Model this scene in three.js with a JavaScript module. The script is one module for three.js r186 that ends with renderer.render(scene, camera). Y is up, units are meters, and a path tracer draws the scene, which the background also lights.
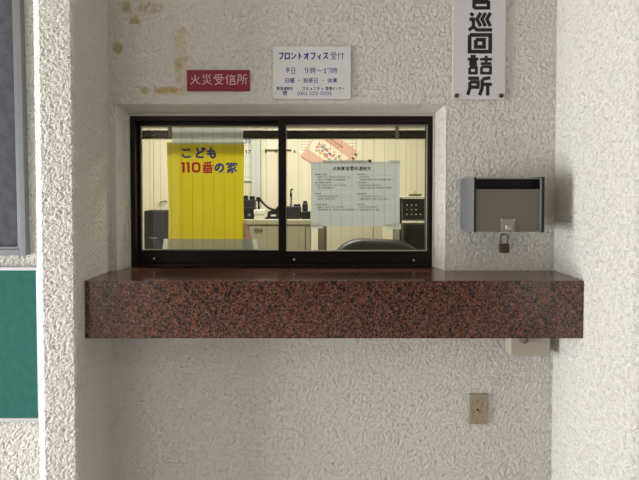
import * as THREE from 'three';
import { RoundedBoxGeometry } from 'three/addons/geometries/RoundedBoxGeometry.js';
import { mergeGeometries } from 'three/addons/utils/BufferGeometryUtils.js';
import { RectAreaLightUniformsLib } from 'three/addons/lights/RectAreaLightUniformsLib.js';

// ---------------------------------------------------------------- camera, sky, lights, exposure
const scene = new THREE.Scene();
const renderer = new THREE.WebGLRenderer({ antialias: true });
renderer.toneMapping = THREE.LinearToneMapping;
renderer.toneMappingExposure = 1.12;
renderer.shadowMap.enabled = true;
RectAreaLightUniformsLib.init();

const camera = new THREE.PerspectiveCamera(2 * Math.atan(0.5) * 180 / Math.PI, 639 / 480, 0.05, 60);
camera.position.set(0, 1.36, 1.825);
camera.rotation.x = -1.43 * Math.PI / 180;
camera.setViewOffset(639, 480, 1.5, 38, 639, 480);          // shifted lens
camera.updateProjectionMatrix();

scene.background = new THREE.Color().setRGB(2.75, 2.85, 2.9);         // even bright sky outside the porch

function areaLight(name, color, intensity, w, h, pos, target) {
  const l = new THREE.RectAreaLight(color, intensity, w, h);
  l.name = name; l.position.set(...pos); l.lookAt(...target); scene.add(l); return l;
}
// daylight of the entrance at the end of the porch, as large as its opening
areaLight('entrance_daylight', new THREE.Color(0.985, 0.985, 1.0), 28, 1.2, 1.5, [-3.97, 0.76, 1.15], [0, 0.76, 1.15]);
// porch ceiling lamp and office ceiling lamp: see their builders for the fittings
areaLight('porch_lamp_light', new THREE.Color(1.0, 0.92, 0.78), 3.2, 1.0, 0.28, [0.4, 2.585, 2.7], [0.4, 0, 2.7]);
areaLight('office_lamp_light', new THREE.Color(1.0, 0.96, 0.86), 32, 1.2, 0.30, [-0.25, 2.385, -1.15], [-0.25, 0, -1.15]);

// ---------------------------------------------------------------- helpers
const numbers = {};
function numbered(n) { const k = numbers[n] = (numbers[n] ?? -1) + 1; return k ? n + '_' + String(k).padStart(3, '0') : n; }
function uvMetres(g) {                                       // uv in metres, laid on by each face's main direction
  g = g.index ? g.toNonIndexed() : g;
  const p = g.attributes.position, n = p.count, uv = new Float32Array(n * 2);
  const a = new THREE.Vector3(), b = new THREE.Vector3(), c = new THREE.Vector3();
  for (let i = 0; i < n; i += 3) {
    a.fromBufferAttribute(p, i); b.fromBufferAttribute(p, i + 1); c.fromBufferAttribute(p, i + 2);
    const nn = b.clone().sub(a).cross(c.clone().sub(a)), x = Math.abs(nn.x), y = Math.abs(nn.y), z = Math.abs(nn.z);
    [a, b, c].forEach((v, k) => {
      const [s, t] = z >= x && z >= y ? [v.x, v.y] : x >= y ? [v.z + 0.31, v.y] : [v.x, v.z];
      uv[(i + k) * 2] = s; uv[(i + k) * 2 + 1] = t;
    });
  }
  g.setAttribute('uv', new THREE.BufferAttribute(uv, 2));
  return g;
}
// a box from its corners, edges rounded by r
function box(x0, x1, y0, y1, z0, z1, r = 0.001, seg = 2) {
  const w = x1 - x0, h = y1 - y0, d = z1 - z0;
  const g = r > 0 ? new RoundedBoxGeometry(w, h, d, seg, Math.min(r, w / 2.01, h / 2.01, d / 2.01)) : new THREE.BoxGeometry(w, h, d);
  g.translate((x0 + x1) / 2, (y0 + y1) / 2, (z0 + z1) / 2);
  return uvMetres(g);
}
function cyl(r, len, x, y, z, axis = 'y', r2 = r, seg = 24) {
  const g = new THREE.CylinderGeometry(r2, r, len, seg);
  if (axis === 'z') g.rotateX(Math.PI / 2); else if (axis === 'x') g.rotateZ(-Math.PI / 2);
  return g.toNonIndexed().translate(x, y, z);
}
function tube(pts, r, seg = 40, rs = 10) {
  return new THREE.TubeGeometry(new THREE.CatmullRomCurve3(pts.map((p) => new THREE.Vector3(...p))), seg, r, rs).toNonIndexed();
}
function lathe(pts, x, y, z, seg = 32) { return new THREE.LatheGeometry(pts.map((p) => new THREE.Vector2(...p)), seg).toNonIndexed().translate(x, y, z); }
function extrude(outline, depth, bevel = 0.001, holes = []) {
  const s = new THREE.Shape(outline.map((p) => new THREE.Vector2(...p)));
  for (const h of holes) s.holes.push(new THREE.Path(h.map((p) => new THREE.Vector2(...p))));
  return new THREE.ExtrudeGeometry(s, { depth: depth - 2 * bevel, bevelEnabled: bevel > 0, bevelThickness: bevel, bevelSize: bevel, bevelOffset: -bevel, bevelSegments: 2, curveSegments: 16 }).translate(0, 0, bevel);
}
// a sheet of print: uv 0..1 over the face
function sheet(x0, x1, y0, y1, z) { return new THREE.PlaneGeometry(x1 - x0, y1 - y0).toNonIndexed().translate((x0 + x1) / 2, (y0 + y1) / 2, z); }
function prism(xz, y0, y1) {                                 // a plan outline (x, z) raised from y0 to y1
  const s = new THREE.Shape(xz.map(([x, z]) => new THREE.Vector2(x, -z)));
  return uvMetres(new THREE.ExtrudeGeometry(s, { depth: y1 - y0, bevelEnabled: false }).rotateX(-Math.PI / 2).translate(0, y0, 0));
}
function join(gs) {
  gs = (Array.isArray(gs) ? gs : [gs]).map((g) => { const h = g.index ? g.toNonIndexed() : g; for (const k of Object.keys(h.attributes)) if (!['position', 'normal', 'uv'].includes(k)) h.deleteAttribute(k); return h; });
  return gs.length > 1 ? mergeGeometries(gs) : gs[0];
}
function obj(name, gs, material, parent = scene, label) {    // shapes are given in the place's metres; a part is moved into its thing's frame
  const g = join(gs);
  let root = parent; while (root !== scene && root.parent !== scene) root = root.parent;
  if (root !== scene) g.translate(-root.position.x, -root.position.y, -root.position.z);
  const m = new THREE.Mesh(g, material);
  m.name = parent === scene ? numbered(name) : name; m.castShadow = m.receiveShadow = true;
  if (label) m.userData.label = label;
  parent.add(m); return m;
}
function part(name, gs, material, parent, label) {
  const m = obj(name, gs, material, parent, label), k = parent.children.filter((c) => c.name === name || c.name.startsWith(name + '_0')).length - 1;
  if (k) m.name = name + '_' + String(k).padStart(3, '0');
  return m;
}
function thing(name, label, category, pos, group) {
  const o = new THREE.Group(); o.name = numbered(name); o.position.set(...pos); scene.add(o);
  o.userData = { label, category }; if (group) o.userData.group = group; return o;
}
function structure(name, gs, material) { const m = obj(name, gs, material); m.userData.kind = 'structure'; return m; }
function structureGroup(name, pos) { const o = new THREE.Group(); o.name = name; o.position.set(...pos); o.userData.kind = 'structure'; scene.add(o); return o; }

// ---------------------------------------------------------------- noise and textures
let seed = 7;
const rnd = () => { seed = (seed + 0x6d2b79f5) | 0; let t = Math.imul(seed ^ (seed >>> 15), 1 | seed); t = (t + Math.imul(t ^ (t >>> 7), 61 | t)) ^ t; return ((t ^ (t >>> 14)) >>> 0) / 4294967296; };
function lattice(nx, ny) {                                   // periodic gradient noise on nx by ny cells, u and v in 0..1
  const a = new Float32Array(nx * ny); for (let i = 0; i < a.length; i++) a[i] = rnd() * Math.PI * 2;
  const cs = a.map(Math.cos), sn = a.map(Math.sin), f = (t) => t * t * t * (t * (t * 6 - 15) + 10);
  return (u, v) => {
    let x = u * nx, y = v * ny; const xi = Math.floor(x), yi = Math.floor(y); x -= xi; y -= yi;
    const x0 = ((xi % nx) + nx) % nx, x1 = (x0 + 1) % nx, y0 = (((yi % ny) + ny) % ny) * nx, y1 = ((((yi + 1) % ny) + ny) % ny) * nx;
    const d = (i, p, q) => cs[i] * p + sn[i] * q, sx = f(x), sy = f(y);
    const t = d(y0 + x0, x, y) * (1 - sx) + d(y0 + x1, x - 1, y) * sx, b = d(y1 + x0, x, y - 1) * (1 - sx) + d(y1 + x1, x - 1, y - 1) * sx;
    return (t * (1 - sy) + b * sy) * 1.45;
  };
}
const clamp = (x, a = 0, b = 1) => Math.min(b, Math.max(a, x)), smooth = (a, b, x) => { const t = clamp((x - a) / (b - a)); return t * t * (3 - 2 * t); };
function dataTexture(n, fn, srgb, rep) {
  const d = new Uint8Array(n * n * 4);
  for (let y = 0; y < n; y++) for (let x = 0; x < n; x++) {
    const c = fn((x + 0.5) / n, (y + 0.5) / n), i = (y * n + x) * 4;
    if (typeof c === 'number') d[i] = d[i + 1] = d[i + 2] = clamp(c) * 255; else for (let k = 0; k < 3; k++) d[i + k] = clamp(c[k]) * 255;
    d[i + 3] = 255;
  }
  const t = new THREE.DataTexture(d, n, n);
  t.wrapS = t.wrapT = THREE.RepeatWrapping; t.magFilter = THREE.LinearFilter; t.minFilter = THREE.LinearFilter;
  if (srgb) t.colorSpace = THREE.SRGBColorSpace;
  if (rep) t.repeat.set(1 / rep, 1 / rep);
  t.needsUpdate = true; return t;
}
// stucco: flat trowelled islands with short broken creases between them
const S = 0.72;
const w1 = lattice(42, 42), w2 = lattice(42, 42), blob = lattice(46, 46), blob2 = lattice(92, 92), soft = lattice(58, 58), broad = lattice(9, 9), grain = lattice(250, 250);
const DEEP = 0.0041;
function stucco(x, y) {                                      // height in metres: flat pressed islands, short broken creases between them
  const u = x / S, v = y / S, uu = u + 0.012 * w1(u, v), vv = v + 0.012 * w2(u, v), t = 0.07 * broad(u, v), n = blob(uu, vv), m = blob2(uu, vv);
  const crease = 1 - smooth(0.0, 0.17, Math.abs(n + 0.22 * m)), cut = smooth(-0.2, 0.16, soft(vv, uu) + t);
  return DEEP * (1 - 0.8 * crease * (0.12 + 0.88 * cut)) - 0.0016 * smooth(0.12, 0.45, -m) + 0.0010 * soft(u, v) + 0.0002 * grain(u, v);
}
const stuccoHeight = dataTexture(1024, (() => { const a = lattice(190, 190), b = lattice(90, 90), c = lattice(40, 40); return (u, v) => 0.55 + 0.2 * a(u, v) - 0.5 * (1 - smooth(0, 0.2, Math.abs(b(u, v)))) * smooth(-0.1, 0.3, c(u, v)); })(), false, 0.60);
// stucco relief along a plan line (x, z), its outer side on the line's own side, from y0 to y1
function stuccoFace(path, y0, y1, step = 0.0026) {
  const pts = [], P = path.map((p) => new THREE.Vector2(...p)); let run = path[0][0] + path[0][1] * 1.3;
  for (let i = 0; i < P.length - 1; i++) {
    const L = P[i].distanceTo(P[i + 1]), n = Math.max(1, Math.round(L / step)), d = P[i + 1].clone().sub(P[i]).normalize(), nor = new THREE.Vector2(d.y, -d.x).negate();
    for (let k = i ? 1 : 0; k <= n; k++) pts.push({ p: P[i].clone().lerp(P[i + 1], k / n), n: nor.clone(), s: run + L * k / n });
    if (i < P.length - 2) { const d2 = P[i + 2].clone().sub(P[i + 1]).normalize(); pts[pts.length - 1].n.add(new THREE.Vector2(-d2.y, d2.x)).normalize(); }
    run += L;
  }
  const rows = Math.round((y1 - y0) / step), W = pts.length, pos = new Float32Array(W * (rows + 1) * 3), uv = new Float32Array(W * (rows + 1) * 2), ix = new Uint32Array((W - 1) * rows * 6);
  for (let j = 0; j <= rows; j++) for (let i = 0; i < W; i++) {
    const q = pts[i], y = y0 + (y1 - y0) * j / rows, h = stucco(q.s, y) - DEEP + 0.0004, o = j * W + i;
    pos.set([q.p.x + q.n.x * h, y, q.p.y + q.n.y * h], o * 3); uv.set([q.s, y], o * 2);
  }
  for (let j = 0, o = 0; j < rows; j++) for (let i = 0; i < W - 1; i++, o += 6) { const a = j * W + i; ix.set([a, a + 1, a + W + 1, a, a + W + 1, a + W], o); }
  const g = new THREE.BufferGeometry(); g.setAttribute('position', new THREE.BufferAttribute(pos, 3)); g.setAttribute('uv', new THREE.BufferAttribute(uv, 2)); g.setIndex(new THREE.BufferAttribute(ix, 1)); g.computeVertexNormals();
  return g;
}
function stuccoWall(name, core, faces, material) {           // the solid wall and its relief, one mesh
  const gs = [core, ...faces].map((g) => { if (!g.index) g.setIndex(Array.from({ length: g.attributes.position.count }, (_, i) => i)); return g; });
  const m = new THREE.Mesh(mergeGeometries(gs), material); m.name = name; m.userData.kind = 'structure'; scene.add(m); return m;
}
// wall colour with old tape marks and mildew where the photograph shows them (x -0.8..0.92 m, y 0..2.6 m)
function wallColour() {
  const W = 1024, H = 1548, c = document.createElement('canvas'); c.width = W; c.height = H;
  const g = c.getContext('2d'), X = (x) => (x + 0.80) / 1.72 * W, Y = (y) => (1 - y / 2.6) * H;
  g.fillStyle = '#d8d5cf'; g.fillRect(0, 0, W, H);
  const blot = (x, y, rx, ry, col, n = 26, al = 0.10) => { for (let i = 0; i < n; i++) { const a = rnd() * 6.283, q = Math.sqrt(rnd()); g.fillStyle = `rgba(${col},${al})`; g.beginPath(); g.ellipse(X(x + Math.cos(a) * rx * q), Y(y + Math.sin(a) * ry * q), 2 + rnd() * 6, 2 + rnd() * 6, rnd() * 3, 0, 7); g.fill(); } };
  for (let i = 0; i < 90; i++) blot(-0.78 + rnd() * 1.68, 0.3 + rnd() * 1.9, 0.06, 0.06, rnd() < 0.6 ? '176,166,140' : '240,238,232', 10, 0.03);
  blot(-0.755, 1.895, 0.017, 0.016, '150,132,70', 40, 0.08);
  blot(-0.63, 2.045, 0.05, 0.02, '140,122,60', 50, 0.09); blot(-0.69, 2.0, 0.016, 0.016, '145,125,60', 24, 0.10); blot(-0.72, 2.05, 0.02, 0.02, '140,125,60', 24, 0.10);
  blot(-0.76, 1.97, 0.025, 0.12, '150,140,90', 60, 0.05); blot(-0.77, 1.75, 0.02, 0.12, '150,140,100', 50, 0.05);
  // glue left by a frame of tape: an upright strip and a strip along the bottom
  for (let i = 0; i < 220; i++) { const y = 1.735 + rnd() * 0.24, x = -0.545 + rnd() * 0.045; g.fillStyle = `rgba(176,154,96,${0.02 + rnd() * 0.05})`; g.fillRect(X(x), Y(y), 3 + rnd() * 12, 4 + rnd() * 14); }
  for (let i = 0; i < 190; i++) { const y = 1.732 + rnd() * 0.02, x = -0.625 + rnd() * 0.085; g.fillStyle = `rgba(182,146,90,${0.03 + rnd() * 0.055})`; g.fillRect(X(x), Y(y), 5 + rnd() * 14, 3 + rnd() * 7); }
  blot(-0.525, 1.84, 0.016, 0.022, '170,142,80', 40, 0.06); blot(-0.655, 1.735, 0.012, 0.01, '150,128,60', 16, 0.1);
  const t = new THREE.CanvasTexture(c); t.colorSpace = THREE.SRGBColorSpace; t.repeat.set(1 / 1.72, 1 / 2.6); t.offset.set(0.80 / 1.72, 0); return t;
}
const STUCCO = new THREE.MeshStandardMaterial({ name: 'stucco', color: '#d8d6d1', roughness: 0.82, bumpMap: stuccoHeight, bumpScale: 0.0042 });
const STUCCO_BACK = new THREE.MeshStandardMaterial({ name: 'stucco_back', map: wallColour(), roughness: 0.82, bumpMap: stuccoHeight, bumpScale: 0.0042 });
const flatter = stuccoHeight.clone(); flatter.repeat.set(1 / 0.8, 1 / 0.8); flatter.needsUpdate = true;
const STUCCO_SMOOTH = new THREE.MeshStandardMaterial({ name: 'stucco_reveal', color: '#d8d5cf', roughness: 0.85, bumpMap: flatter, bumpScale: 0.0055 });
const plain = (name, color, roughness = 0.6, metalness = 0, extra = {}) => new THREE.MeshStandardMaterial({ name, color, roughness, metalness, ...extra });

// polished red granite: packed grains of red feldspar, grey quartz and black mica
function graniteTexture() {
  const N = 1024, K = 145, px = [], py = [], col = [];
  const tone = lattice(12, 12), t2 = lattice(30, 30);
  for (let j = 0; j < K; j++) for (let i = 0; i < K; i++) {
    px.push((i + rnd()) / K); py.push((j + rnd()) / K);
    const r = rnd() + 0.20 * t2(i / K, j / K) + 0.08 * tone(i / K, j / K), b = 0.82 + rnd() * 0.36;
    col.push(r < 0.19 ? [0.13 * b, 0.11 * b, 0.11 * b] : r < 0.36 ? [0.23 * b, 0.18 * b, 0.165 * b] : r < 0.50 ? [0.34 * b, 0.265 * b, 0.24 * b] : r < 0.76 ? [0.44 * b, 0.29 * b, 0.23 * b] : [0.37 * b, 0.225 * b, 0.175 * b]);
  }
  return dataTexture(N, (u, v) => {
    const ci = Math.floor(u * K), cj = Math.floor(v * K); let best = 9, bc = null;
    for (let dj = -1; dj <= 1; dj++) for (let di = -1; di <= 1; di++) {
      const i = (ci + di + K) % K, j = (cj + dj + K) % K, k = j * K + i;
      let dx = Math.abs(px[k] - u), dy = Math.abs(py[k] - v); if (dx > 0.5) dx = 1 - dx; if (dy > 0.5) dy = 1 - dy;
      const d = dx * dx + dy * dy; if (d < best) { best = d; bc = col[k]; }
    }
    return bc;
  }, true, 0.62);
}

// ---------------------------------------------------------------- lettering (strokes on a 100 by 100 square)
const STROKES = {
  官: '50,2 50,14;8,32 8,14 92,14 92,32;26,30 76,30 76,54 26,54;26,28 26,97;26,66 82,66 82,94 26,94',
  巡: '12,8 24,20;8,38 24,38 24,74;6,94 24,76 38,92 97,92;52,6 38,38 52,74;71,6 57,38 71,74;90,6 76,38 90,74',
  回: '10,8 90,8 90,92 10,92 10,8;34,32 66,32 66,68 34,68 34,32',
  詰: '14,7 34,7;3,21 45,21;9,35 39,35;9,49 39,49;11,64 37,64 37,92 11,92 11,64;51,22 98,22;75,4 75,44;54,44 96,44;57,60 92,60 92,92 57,92 57,60',
  所: '5,9 48,9;12,28 44,28 44,54 12,54;12,28 12,60 4,94;92,6 60,14;60,14 60,60 50,95;60,40 98,40;82,40 82,97',
  火: '50,6 50,40 36,72 8,94;50,40 66,74 94,94;18,32 26,54;84,28 70,52',
  災: '26,4 14,22 26,42;52,4 40,22 52,42;78,4 66,22 78,42;50,46 50,62 36,82 8,96;50,62 66,82 94,96;20,56 28,72;82,54 70,70',
  受: '84,4 14,12;20,18 26,30;46,16 50,28;80,14 70,30;8,46 8,34 92,34 92,46;24,52 76,52 58,80 14,96;30,58 56,84 90,96',
  信: '30,4 6,44;20,28 20,96;56,4 66,12;36,20 98,20;46,36 90,36;46,50 90,50;46,64 90,64 90,94 46,94 46,64',
  付: '32,4 6,46;20,30 20,96;38,28 98,28;78,6 78,88 64,92;50,46 60,64',
  平: '12,12 88,12;26,24 34,44;76,22 66,44;6,54 94,54;50,12 50,96',
  日: '22,8 80,8 80,94 22,94 22,8;22,50 80,50',
  時: '6,14 34,14 34,82 6,82 6,14;6,46 34,46;46,18 92,18;69,4 69,36;40,36 98,36;42,56 98,56;82,40 82,92 68,94;52,66 60,80',
  曜: '4,14 30,14 30,82 4,82 4,14;4,46 30,46;40,8 64,8 64,30 42,30;42,19 64,19;70,8 94,8 94,30 72,30;72,19 94,19;54,34 42,56;50,46 50,96;72,34 72,92;50,48 96,48;50,63 92,63;50,78 92,78;50,93 98,93',
  祝: '18,4 26,14;6,24 38,24 8,60;24,44 24,96;28,52 40,64;50,10 90,10 90,46 50,46 50,10;62,46 58,74 40,94;78,46 78,86 84,92 98,90 98,78',
  祭: '36,4 10,36;28,14 46,14 38,36 8,56;28,26 36,34;54,8 88,8 72,32;58,14 72,36 94,52;32,48 70,48;18,62 82,62;50,62 50,94 40,92;32,72 18,90;68,72 84,90',
  休: '30,4 6,46;20,30 20,96;36,30 98,30;67,6 67,96;66,32 36,80;68,32 98,78',
  業: '40,4 40,20;60,4 60,20;22,8 28,18;78,8 72,18;8,22 92,22;34,26 38,36;66,26 62,36;14,38 86,38;22,50 78,50;6,62 94,62;50,38 50,96;46,64 10,92;54,64 92,92',
  緊: '10,6 10,42 48,42;10,6 46,6;10,18 42,18 42,30 10,30;54,8 88,8 54,42;60,16 92,42;40,46 24,56 66,56 22,70 80,68;50,70 50,96;30,76 16,90;68,76 84,90',
  急: '38,2 14,26;30,10 66,10 56,24;20,26 80,26 80,56 18,56;22,41 80,41;14,70 8,90;30,68 30,90 72,92 74,80;48,64 56,76;80,66 94,84',
  連: '12,8 22,18;6,38 20,38 20,74;6,92 20,76 40,92 96,94;36,14 94,14;44,26 86,26 86,58 44,58 44,26;44,42 86,42;34,70 96,70;65,4 65,86',
  絡: '22,4 8,24 26,28;34,14 8,48 40,46;24,46 24,94;10,58 6,82;34,56 40,76;62,4 44,36;54,20 88,20 66,46 42,58;56,28 96,58;54,64 88,64 88,92 54,92 54,64',
  先: '24,6 12,32;18,22 84,22;50,4 50,46;6,46 94,46;36,46 32,74 8,94;62,46 62,84 70,92 94,90 94,76',
  監: '10,6 10,42 50,42;10,6 48,6;10,18 42,18 42,30 10,30;28,6 28,42;62,4 54,24;60,14 94,14;64,28 92,28;18,54 18,90;82,54 82,90;18,54 82,54;40,54 40,90;60,54 60,90;4,92 96,92',
  視: '18,4 26,14;6,24 36,24 8,60;22,44 22,96;28,52 38,64;48,8 92,8 92,62 48,62 48,8;48,26 92,26;48,44 92,44;62,62 58,78 42,94;76,62 76,88 82,92 98,90 98,80',
  番: '84,4 18,12;24,18 32,28;74,16 66,28;6,34 94,34;50,8 50,50;46,36 8,60;54,36 92,60;20,60 80,60 80,94 20,94 20,60;20,77 80,77;50,60 50,94',
  家: '50,2 50,12;8,28 8,12 92,12 92,28;20,28 80,28;52,28 12,50;40,40 56,60 58,88 44,94;50,54 12,74;56,66 10,92;86,42 62,56;62,50 92,84',
  点: '50,4 50,40;50,18 88,18;20,40 82,40 82,66 20,66 20,40;16,76 8,94;36,76 38,92;58,76 64,92;80,76 92,94',
  検: '4,28 40,28;22,4 22,96;22,32 4,70;24,36 38,56;66,4 40,34;66,4 98,34;52,36 82,36;48,46 88,46 88,66 48,66 48,46;68,36 68,66 60,82 38,96;70,70 96,96',
  者: '16,18 74,18;46,4 46,36;6,36 94,36;86,10 56,36 8,64;32,54 78,54 78,94 32,94 32,54;32,74 78,74',
  関: '8,96 8,6 42,6 42,36 8,36;8,21 42,21;92,6 58,6 58,36 92,36;58,21 92,21;92,6 92,92 82,94;36,44 40,54;64,44 60,54;28,56 72,56;24,70 76,70;50,56 48,76 26,92;52,74 74,92',
  係: '28,4 6,44;18,28 18,96;88,4 44,12;66,12 46,28 66,34;86,22 42,54 90,52;66,52 66,96;50,64 38,86;80,64 96,84',
  フ: '14,16 86,16 78,52 56,78 26,92', ロ: '16,18 84,18 84,86 16,86 16,18', ン: '14,18 36,34;14,88 56,72 88,30', ト: '36,6 36,94;36,40 78,60',
  オ: '8,32 92,32;64,8 64,90 50,88;62,34 38,64 10,82', ィ: '74,30 52,56 24,70;56,52 56,96', ス: '16,16 78,16 60,50 12,90;54,54 90,88',
  コ: '18,20 82,20 82,84;14,84 86,84', ミ: '26,12 74,26;22,42 72,56;18,72 80,92', ュ: '32,46 68,46 64,84;20,84 84,84', ニ: '22,24 78,24;10,80 90,80',
  テ: '22,14 78,14;8,42 92,42;54,42 50,68 30,92', セ: '6,44 90,30 70,60;34,8 34,80 46,88 84,86', タ: '42,4 12,48;34,20 82,20 66,62 24,94;34,44 66,66', ー: '8,50 92,50',
  こ: '~22,20 50,24 76,18;18,64 24,82 50,86 82,80', ど: '~32,10 42,44;74,34 34,54 22,72 36,88 78,86;72,8 80,22;86,4 94,18',
  も: '~44,6 38,60 46,88 68,88 80,72 76,52;18,34 68,32;16,56 66,54', の: '~52,18 46,52 28,78 14,66 18,38 46,18 72,22 86,46 78,74 54,90', '〜': '~8,56 24,42 40,46 60,58 76,60 92,46',
};
function glyph(g, ch, x, y, w, h, weight, color) {           // x, y: upper corner of the square
  g.strokeStyle = color; g.lineWidth = weight; g.lineJoin = 'miter'; g.lineCap = 'butt';
  let s = STROKES[ch]; if (!s) return;
  const curved = s[0] === '~'; if (curved) { s = s.slice(1); g.lineCap = 'round'; g.lineJoin = 'round'; }
  for (const line of s.split(';')) {
    const p = line.split(' ').map((q) => q.split(',').map(Number)).map(([a, b]) => [x + a / 100 * w, y + b / 100 * h]);
    g.beginPath(); g.moveTo(...p[0]);
    if (curved && p.length > 2) { for (let i = 1; i < p.length - 1; i++) g.quadraticCurveTo(...p[i], ...(i === p.length - 2 ? p[i + 1] : [(p[i][0] + p[i + 1][0]) / 2, (p[i][1] + p[i + 1][1]) / 2])); }
    else for (const q of p.slice(1)) g.lineTo(...q);
    g.stroke();
  }
}
function line(g, text, x, y, size, weight, color, gapx = 0.06, squeeze = 1) {   // kanji and kana by strokes, a space is half a square
  for (const ch of text) { if (ch === ' ') { x += size * 0.5; continue; } glyph(g, ch, x, y, size * squeeze, size, weight, color); x += size * (squeeze + gapx); }
  return x;
}
function print(w, h, draw, rough = 0.5, extra = {}) {
  const c = document.createElement('canvas'); c.width = w; c.height = h; const g = c.getContext('2d'); draw(g, w, h);
  const t = new THREE.CanvasTexture(c); t.colorSpace = THREE.SRGBColorSpace;
  return new THREE.MeshPhysicalMaterial({ map: t, roughness: rough, ...extra });
}

// ---------------------------------------------------------------- the porch and the niche
const PLAIN_WALL = plain('painted_wall', '#cfcac0', 0.9), DARK_GLASS = plain('dark_door_glass', '#15161a', 0.12), FLOOR = plain('porch_tile', '#c2bcb2', 0.6), OFFICE_FLOOR = plain('office_vinyl', '#9a9587', 0.5);
structure('floor', box(-4.1, 5.1, -0.12, 0, -0.15, 4.6, 0), FLOOR);
structure('floor_outside', box(-12, 12, -0.3, -0.125, -6, 15, 0), plain('paving', '#a8a49c', 0.85));
structure('ceiling', box(-4.1, 5.1, 2.6, 2.75, 0, 4.6, 0), PLAIN_WALL);
// back wall of the niche with the opening for the sliding window
const OP = { x0: -0.767, x1: 0.485, y0: 1.052, y1: 1.685 };
const wallShape = [[-0.82, 0], [0.93, 0], [0.93, 2.6], [-0.82, 2.6]];
stuccoWall('wall_back', uvMetres(extrude(wallShape, 0.144, 0, [[[OP.x0, OP.y0], [OP.x1, OP.y0], [OP.x1, OP.y1], [OP.x0, OP.y1]]]).translate(0, 0, -0.15)), [
  stuccoFace([[-0.80, 0], [0.91, 0]], 0.12, 0.87), stuccoFace([[-0.80, 0], [OP.x0, 0]], 1.04, OP.y1), stuccoFace([[OP.x1, 0], [0.91, 0]], 1.04, OP.y1), stuccoFace([[-0.80, 0], [0.91, 0]], OP.y1, 2.25)], STUCCO_BACK);
// splayed plaster reveal around the window, a little rounded where it turns
const FR = { x0: -0.740, x1: 0.452, y0: 1.055, y1: 1.651, z: -0.07 };
{
  const quad = (a, b, c, d) => { const g = new THREE.BufferGeometry(); g.setAttribute('position', new THREE.Float32BufferAttribute([...a, ...b, ...c, ...a, ...c, ...d], 3)); g.setAttribute('uv', new THREE.Float32BufferAttribute(new Float32Array(12), 2)); g.computeVertexNormals(); return uvMetres(g); };
  const e = 0.006, q = (x, y, z) => [x, y, z], zi = FR.z;
  const ring = [[OP, 0.0012, 0], [{ x0: OP.x0 + e * 0.4, x1: OP.x1 - e * 0.4, y0: OP.y0, y1: OP.y1 - e * 0.4 }, -e * 0.6, 0], [{ x0: FR.x0 - 0.004, x1: FR.x1 + 0.006, y0: OP.y0, y1: FR.y1 + 0.010 }, zi, 0]];
  const gs = [];
  for (let i = 0; i < 2; i++) {
    const [A, za] = ring[i], [B, zb] = ring[i + 1];
    gs.push(quad(q(A.x0, A.y1, za), q(B.x0, B.y1, zb), q(B.x1, B.y1, zb), q(A.x1, A.y1, za)).scale(1, 1, 1));
    gs.push(quad(q(A.x0, A.y0, za), q(B.x0, B.y0, zb), q(B.x0, B.y1, zb), q(A.x0, A.y1, za)));
    gs.push(quad(q(A.x1, A.y1, za), q(B.x1, B.y1, zb), q(B.x1, B.y0, zb), q(A.x1, A.y0, za)));
  }
  structure('trim_1', gs, STUCCO_SMOOTH);
  // sealant line round the frame
  structure('trim_2', [box(FR.x0 - 0.006, FR.x1 + 0.008, FR.y1, FR.y1 + 0.011, FR.z - 0.03, FR.z + 0.004, 0.002), box(FR.x1, FR.x1 + 0.007, FR.y0, FR.y1 + 0.01, FR.z - 0.03, FR.z + 0.004, 0.002), box(FR.x0 - 0.006, FR.x0, FR.y0, FR.y1 + 0.01, FR.z - 0.03, FR.z + 0.004, 0.002)], plain('sealant', '#bdb9ae', 0.6));
}
// the two piers that close the niche, their edges chamfered
{
  const L = [[-0.79, -0.02], [-0.79, 0.238], [-0.794, 0.256], [-0.800, 0.2625], [-0.900, 0.2625], [-0.906, 0.259], [-0.932, 0.238], [-0.934, 0.232], [-0.934, -0.02]];
  stuccoWall('wall_left', prism(L.map(([x, z]) => [x > -0.85 ? x - 0.005 : x + 0.005, z > 0 ? z - 0.005 : z]), 0, 2.6), [stuccoFace([...L].reverse(), 0.12, 2.25)], STUCCO);
  const R = [[0.90, -0.02], [0.90, 0.445], [0.902, 0.452], [0.918, 0.472], [0.928, 0.475], [1.3, 0.475]];
  stuccoWall('wall_right', prism([[0.905, -0.02], [5.1, -0.02], [5.1, 0.470], [0.928, 0.470], [0.907, 0.45]], 0, 2.6), [stuccoFace(R, 0.12, 2.25)], STUCCO);
}
// the wall with the notice boards, running on to the entrance
stuccoWall('wall_board', box(-4.1, -0.932, 0, 2.6, -0.02, 0.175, 0), [stuccoFace([[-1.45, 0.18], [-0.931, 0.18]], 0.12, 2.25)], STUCCO);
// the rest of the porch, with the open entrance at its end
structure('wall_entrance', [box(-4.1, -4, 0, 2.6, 0.18, 0.55, 0), box(-4.1, -4, 0, 2.6, 1.75, 4.6, 0), box(-4.1, -4, 2.0, 2.6, 0.55, 1.75, 0)], PLAIN_WALL);
structure('wall_end', box(5, 5.1, 0, 2.6, 0.475, 4.6, 0), PLAIN_WALL);
structure('wall_front', [box(-2.55, -1.9, 0, 2.6, 4.5, 4.6, 0), box(-4.1, -3.9, 0, 2.6, 4.5, 4.6, 0), box(-3.9, -2.55, 1.8, 2.6, 4.5, 4.6, 0), box(1.95, 2.5, 0, 2.6, 4.5, 4.6, 0), box(4.9, 5.1, 0, 2.6, 4.5, 4.6, 0), box(2.5, 4.9, 1.8, 2.6, 4.5, 4.6, 0), box(-1.9, 1.95, 2.2, 2.6, 4.5, 4.6, 0)], PLAIN_WALL);
const door = structureGroup('door_1', [0, 0, 4.55]);
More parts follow.
